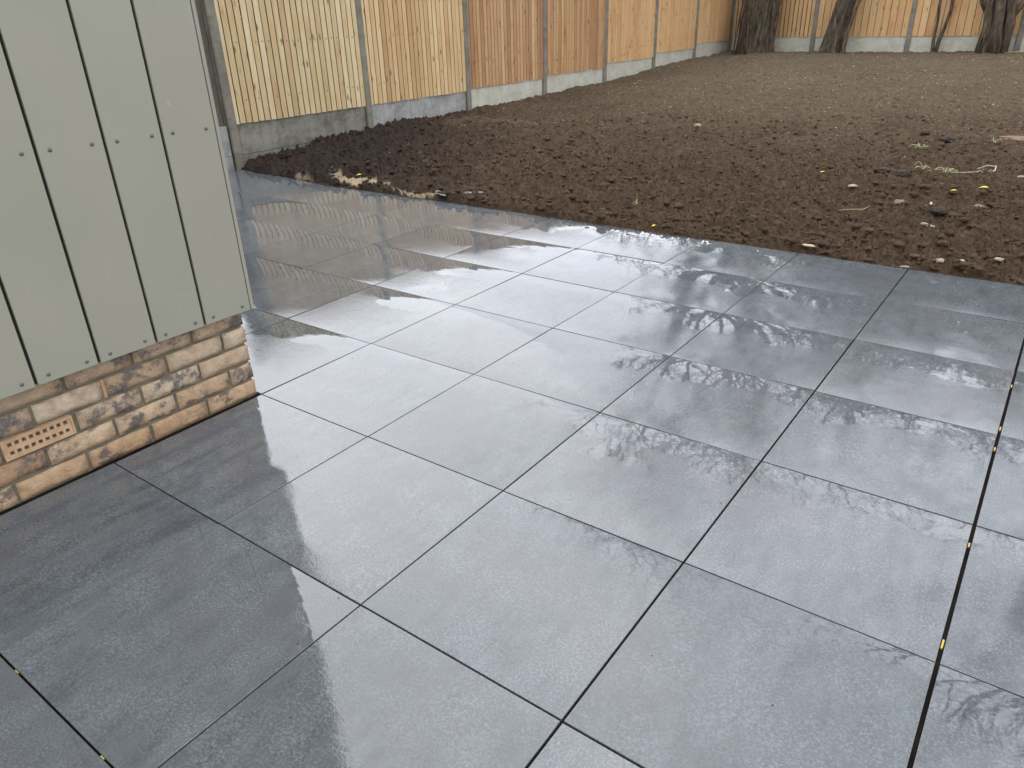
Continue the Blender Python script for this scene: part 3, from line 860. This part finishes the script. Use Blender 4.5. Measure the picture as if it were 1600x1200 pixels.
# 2 leaning trunk
t2 = tree('bare_tree', 'dark slender trunk with flared foot and a thin side shoot', 'tree', (-2.16, 16.60, Z0),
     lambda t: (lerp(-.04, .62, t**1.1), 0, .175 - .04*t + .14*max(0, 1-t*8)**2, .17-.03*t), 3.0, 9, .10, 2.7, 5, 4)
mb = MB(); mb.tube([(.28,-.12,-.05), (.32,-.13,.35), (.42,-.13,.8), (.58,-.12,1.3), (.72,-.1,1.9)], [.055,.04,.028,.022,.016], 7)
link('side_shoot', mb.mesh('side_shoot', M_bark), t2)
# 3 twin thin stems
t3 = thing('sapling', 'pair of thin bare stems rising from one foot against the back fence', 'tree', (-.23, 16.70, Z0))
mb = MB(); mb.tube([(-.02,0,-.1), (-.05,0,.2), (-.045,.01,.5), (-.07,0,.9), (-.08,0,1.4), (-.10,.0,2.2)], [.035,.030,.024,.024,.022,.018], 7)
link('stem', mb.mesh('stem', M_bark, True), t3)
mb = MB(); mb.tube([(.02,-.02,-.1), (.05,-.01,.2), (.10,0,.42), (.145,0,.75), (.12,0,1.05), (.09,0,1.4), (.16,.0,2.2)], [.04,.036,.030,.030,.028,.024,.018], 7)
link('stem', mb.mesh('stem', M_bark, True), t3)
mb = MB(); rnd = random.Random(3)
for p in ((-.10,0,2.15), (.16,0,2.15)): branches(Vector(p), Vector((p[0],0,1)).normalized(), .016, 4, mb, rnd, .9, .5, .15, 4)
link('crown', mb.mesh('crown', M_twig), t3)
# 4 twisted trunk with snapped stubs
t4 = tree('bare_tree', 'twisted multi stemmed trunk with snapped branch stubs', 'tree', (.72, 16.50, Z0),
     lambda t: (lerp(-.06, .12, t), 0, .15 + .03*t + .12*max(0, 1-t*7)**2, .17), 2.6, 21, .10, 2.9, 5, 4)
def strand(pts, rads): mb = MB(); mb.tube(pts, rads, 9); return mb.mesh('stem', M_bark, True)
link('stem', strand([(.10,-.14,-.1), (.06,-.17,.4), (.02,-.2,.9), (-.04,-.2,1.5), (-.1,-.2,2.2)], [.12,.095,.085,.08,.07]), t4)
link('stem', strand([(.20,-.08,-.1), (.24,-.13,.45), (.18,-.16,.9), (.22,-.16,1.5), (.3,-.15,2.2)], [.10,.085,.08,.07,.06]), t4)
link('stem', strand([(-.12,-.06,-.1), (-.10,-.12,.45), (-.16,-.14,.9), (-.14,-.15,1.5), (-.2,-.15,2.2)], [.13,.09,.08,.08,.07]), t4)
o = link('branch_stub', strand([(-.16,-.1,.70), (-.26,-.13,.86), (-.30,-.14,1.04)], [.075,.07,.05]), t4)
o = link('branch_stub', strand([(.20,-.1,.55), (.33,-.13,.75), (.43,-.14,1.02)], [.06,.055,.012]), t4)

# trees beyond the fences: only their mirror image in the wet slabs shows
far = thing('bare_tree', 'wide bare tree beyond the back fence mirrored in the wet paving', 'tree', (-5.9, 21.5, 0), 0, 'trees beyond the back fence')
mb = MB(); rnd = random.Random(12)
pts = [(0,0,-.3), (.1,0,1.5), (.05,.1,3.0)]; mb.tube(pts, [.34,.26,.22], 10); tm = mb.mesh('trunk', M_bark, True); link('trunk', tm, far)
mb = MB()
for k in range(5):
    a = k*1.256+.3; branches(Vector((.05,.1,2.9)), Vector((math.cos(a)*.7, math.sin(a)*.7, 1)).normalized(), .14, 6, mb, rnd, 2.3, .5, .10, 6, (2,3), .011)
cm = mb.mesh('crown', M_twig); link('crown', cm, far); far.scale = (1.6, 1.6, 1.6)
for (x, y, s, rz, lb) in ((-1.6, 24.5, 1.35, 2.0, 'tall bare tree beyond the back fence above the middle of the paving'), (3.2, 22.5, 1.2, 4.1, 'spreading bare tree beyond the right end of the back fence'), (-9.5, 27.0, 1.0, 1.1, 'bare tree beyond the corner of the two fences'), (8.5, 21, 1.0, 5.2, 'bare tree far right outside the garden')):
    c = far.copy(); COL.objects.link(c); c.location = (x, y, 0); c.scale = (s, s, s); c.rotation_euler = (0, 0, rz); c['label'] = lb
    for ch in list(far.children): d = ch.copy(); COL.objects.link(d); d.parent = c
def evergreen(label, loc, R_, H_, n, seed, leaf=.12):
    t = thing('evergreen_tree', label, 'tree', loc, 0, 'evergreens beyond the back fence')
    mb = MB(); mb.tube([(0,0,-.3), (0,0,H_*.5), (0,0,H_*.9)], [.25,.18,.05], 8); link('trunk', mb.mesh('trunk', M_bark, True), t)
    v, q = leaf_cloud(n, 0, 0, H_*.56, R_, R_, H_*.44, leaf, seed, .5, .4)
    link('crown', np_mesh('crown', v, q, (M_ivy,), False), t)
evergreen('broad evergreen beyond the back fence mirrored as a grey patch', (-.4, 21.5, 0), 2.4, 8.2, 16000, 3)
evergreen('ivy covered tree beyond the right part of the back fence', (2.6, 20.5, 0), 2.2, 7.6, 16000, 8)
evergreen('dark evergreen shrub beyond the back fence behind the leaning trunk', (-3.6, 23.0, 0), 1.9, 6.6, 9000, 14)
# tree whose boughs overhang the right hand side
near = thing('bare_tree', 'bare tree at the right of the garden reflected beside the yellow spacers', 'tree', (3.75, 6.3, .1))
mb = MB(); mb.tube([(0,0,-.3), (.03,0,1.2), (-.1,-.1,2.6)], [.16,.13,.11], 10); link('trunk', mb.mesh('trunk', M_bark, True), near)
mb = MB(); rnd = random.Random(31)
for k, d in enumerate(((-.9,-.5,.9), (-.4,-.9,1.), (-.8,.3,1.2), (.6,.2,1.), (-.2,-.1,1.4))):
    branches(Vector((-.1,-.1,2.5)), Vector(d).normalized(), .07, 5, mb, rnd, 1.35, .5, .06, 6, (2,3), .005)
link('crown', mb.mesh('crown', M_twig), near)

# ================================================================= SMALL THINGS ON THE SOIL
def blob(name, label, cat, x, y, s, mat, seed, flat=.6, sub=2, dz=0, ax=(1.3,1,1), rz=0, group=None, jit=.10):
    V0, F0 = ico(sub); r = np.random.default_rng(seed)
    n = 1 + .22*fbm(V0[:,0]*1.8+seed, V0[:,1]*1.8+V0[:,2]*2.1, 3, seed) + jit*r.standard_normal(len(V0))*.5
    V = V0*n[:,None]*np.array([ax[0], ax[1], ax[2]*flat])*s
    z = float(soil_z(np.array([x]), np.array([y]))[0])
    o = link(name, np_mesh(name, V, F0, (mat,)), None, (x, y, z + s*flat*.30 + dz + .006), (0, 0, rz))
    return tag(o, label, cat, group)
blob('soil_clod', 'large black clod of earth on the dark heap near the sand', 'clod', -2.613, 4.547, .060, M_darkclod, 1, .75, 3)
blob('soil_clod', 'dark clod beside the slate sliver at the edge of the paving', 'clod', -1.60, 3.72, .045, M_darkclod, 2, .7, 3)
blob('soil_clod', 'flat wide dark clod left of the pale root tangle', 'clod', 1.189, 5.934, .048, M_darkclod, 3, .5, 3)
blob('soil_clod', 'round dark clod touching the pale root tangle', 'clod', 1.354, 5.80, .045, M_darkclod, 4, .6, 3)
blob('soil_clod', 'dark oval clod in the drier ground on the far right', 'clod', 1.399, 7.574, .055, M_darkclod, 5, .55, 3)
blob('soil_clod', 'small dark clod just left of the far oval clod', 'clod', 1.18, 7.70, .034, M_darkclod, 6, .6, 3)
blob('soil_clod', 'dark brown clod below the two yellow leaves', 'clod', 1.78, 4.73, .042, M_darkclod, 7, .6, 3)
blob('stone', 'flat tan stone tipped up in the dark brown soil', 'stone', 1.108, 5.249, .026, M_stone, 8, .5, 2)
blob('stone', 'pale cream pebble right at the paving edge beside the last open joint', 'stone', 1.957, 3.665, .018, M_stone, 9, .7, 2, .008)
blob('stone', 'oval white pebble second along the paving edge', 'stone', 2.055, 3.715, .013, M_stone, 10, .7, 2, .008)
blob('stone', 'tan pebble furthest right along the paving edge', 'stone', 2.219, 3.80, .017, M_stone, 11, .6, 2, .008)
blob('slate_shard', 'small grey shard at the paving edge above a joint', 'stone', 1.784, 3.66, .022, M_slate, 12, .3, 1, .008, (1.4,.8,1), .3)
blob('mortar_lump', 'flat tan mortar crumb lying at the corner of two slabs', 'rubble', 1.25, 3.655, .026, M_chipmix, 13, .25, 2, .006, (1.5,.7,1))
blob('slate_shard', 'long grey slate sliver lying on the dark heap', 'stone', -1.514, 3.867, .06, M_slate, 14, .14, 2, .012, (1.5,.45,1), .6)
blob('slate_shard', 'dark slate sliver overhanging the slab edge by the sand', 'stone', -1.70, 3.665, .07, M_slate, 15, .12, 2, .006, (1.5,.4,1), -.5)
blob('stone', 'white stone chip at the right edge near the green weed', 'stone', 2.13, 6.059, .020, M_stone, 16, .7, 1)
blob('stone', 'grey brown flat stone below the green weed', 'stone', 1.63, 5.60, .036, M_brownst, 17, .35, 2, .004)
blob('stone', 'rusty brown stone below the yellow leaf', 'stone', 1.973, 5.10, .038, M_brownst, 18, .7, 2, .004)
blob('bark_chip', 'curled brown bark chip left of three pale husks', 'bark chip', 1.52, 4.83, .035, M_brownst, 19, .4, 2, .004)
blob('stone', 'small pale chip, upper of two near the paving', 'stone', 1.748, 4.388, .018, M_slate, 20, .5, 1, .004)
blob('stone', 'small pale chip, lower of two near the paving', 'stone', 1.794, 4.333, .020, M_slate, 21, .5, 1, .004)
blob('clay_lump', 'broad pinkish clay patch at the far right edge', 'clay', 2.02, 7.85, .15, M_pinkst, 22, .10, 3, -.004, (1.3,1,1))
blob('stone', 'pale pebble alone in the middle of the raked soil', 'stone', -1.0, 7.2, .03, M_stone, 23, .5, 2, .004)
for k, (dx, dy) in enumerate(((0,0), (.028,.01), (.052,-.004))):
    blob('husk', ('ribbed pale husk, left of three in a row', 'ribbed pale husk, middle of three in a row', 'ribbed pale husk, right of three in a row')[k], 'husk', 1.672+dx, 4.905+dy, .012, M_paleroot, 60+k, .8, 1, .008, (.7,1.7,1), .3)
def leaf(name, label, x, y, s, mat, rz, cat='leaf'):
    z = float(soil_z(np.array([x]), np.array([y]))[0]) + .024
    v = []; f = []; n = 6
    for k in range(n+1):
        t = k/n; w = math.sin(math.pi*min(1, t*1.03))*.38*s
        zz = .25*s*math.sin(t*2.4)
        v += [((t-.5)*s*2, -w, zz+w*.3), ((t-.5)*s*2, 0, zz), ((t-.5)*s*2, w, zz+w*.3)]
    for k in range(n):
        for q in range(2): a = k*3+q; f.append((a, a+3, a+4, a+1))
    o = link(name, mesh_from(name, v, f, (mat,), True), None, (x, y, z), (.2, -.1, rz))
    m = o.modifiers.new('thickness', 'SOLIDIFY'); m.thickness = .0012
    return tag(o, label, cat)
leaf('fallen_leaf', 'tiny yellow leaf alone on the brown soil in mid plot', .819, 5.446, .020, M_yleaf, .4)
leaf('fallen_leaf', 'small yellow leaf, left one of the pair right of centre', 1.779, 5.301, .020, M_yleaf, .2)
leaf('fallen_leaf', 'longer orange yellow leaf, right one of the pair', 1.953, 5.362, .036, M_yleaf, -.3)
leaf('fallen_leaf', 'yellow fleck at the paving edge left of centre', .22, 3.66, .018, M_yleaf, 1.)
leaf('fallen_leaf', 'yellow leaf on the sand by the slabs', -2.86, 3.86, .030, M_yleaf, .5)
def weed(label, x, y, n, L, mat, seed, stems, flat=False):
    t = thing('weed', label, 'weed', (x, y, float(soil_z(np.array([x]), np.array([y]))[0])+.017))
    rnd = random.Random(seed); mb = MB()
    for k in range(stems):
        a = rnd.uniform(0, 6.28); l = L*rnd.uniform(.6, 1.3); c = rnd.uniform(-1.4, 1.4); h = rnd.uniform(.012, .05)
        pts = [(l*q/5*math.cos(a+c*q/5), l*q/5*math.sin(a+c*q/5), h*math.sin(q/5*2.7)) for q in range(6)]
        mb.tube(pts, [.0022]*5+[.001], 4)
    link('stem', mb.mesh('stem', M_paleroot), t)
    v = []; f = []
    for k in range(n):
        px, py, pz = rnd.gauss(0, L*.33), rnd.gauss(0, L*.22), rnd.uniform(.002, .03)
        a = rnd.uniform(0, 6.28); s = rnd.uniform(.006, .014); b = len(v); dx, dy = math.cos(a)*s, math.sin(a)*s
        v += [(px-dx, py-dy, pz), (px-dy*.5, py+dx*.5, pz+.003), (px+dx, py+dy, pz+rnd.uniform(-.004,.006)), (px+dy*.5, py-dx*.5, pz+.002)]; f.append((b, b+1, b+2, b+3))
    link('leaves', mesh_from('leaves', v, f, (mat,)), t)
    return t
weed('straggly green weed lying on the soil between two root ends', 1.64, 5.93, 90, .10, M_green, 1, 6)
weed('wispy green tuft left of the straggly weed, beside the round clod', 1.45, 6.02, 34, .07, M_green, 2, 4)
weed('pale uprooted stems with hooked root at the right of the plot', 1.90, 6.12, 30, .10, M_green, 3, 6)
weed('single bright green seedling near the middle slab row', -.089, 3.981, 24, .03, M_green, 4, 2)
weed('faint green tuft in the drier soil far right', 1.25, 7.1, 40, .08, M_green, 5, 3)
weed('yellow green tuft at the right edge of the drier soil', 1.80, 7.45, 40, .06, M_green, 6, 3)
def root(label, pts, r, mat):
    P = []
    for (x, y, dz) in pts: P.append((x, y, float(soil_z(np.array([x]), np.array([y]))[0])*.3 + (.02+.0345*max(0, y-3.62))*.7 + .022 + dz))
    mb = MB(); mb.tube(P, [r*.6]+[r]*(len(P)-2)+[r*.3], 6)
    return tag(link('root', mb.mesh('root', mat, True), None), label, 'root')
root('curved pale root hooked above the soil at the right', [(1.82,6.16,.01), (1.88,6.20,.035), (1.945,6.18,.04), (1.95,6.09,.02), (1.92,6.02,.002)], .0042, M_paleroot)
root('long thin pale runner joining the weed to the hooked root', [(1.50,5.92,.008), (1.62,5.95,.014), (1.74,5.95,.010), (1.86,5.96,.012), (1.92,6.0,.006)], .0028, M_paleroot)
root('forked brown root end sticking out of the near soil', [(1.20,4.50,.004), (1.27,4.53,.014), (1.34,4.56,.018), (1.37,4.63,.028)], .0050, M_straw)
root('fallen brown stick at the foot of the twisted trunk', [(.95,16.35,.01), (1.2,16.36,.02), (1.5,16.30,.02)], .018, M_straw)
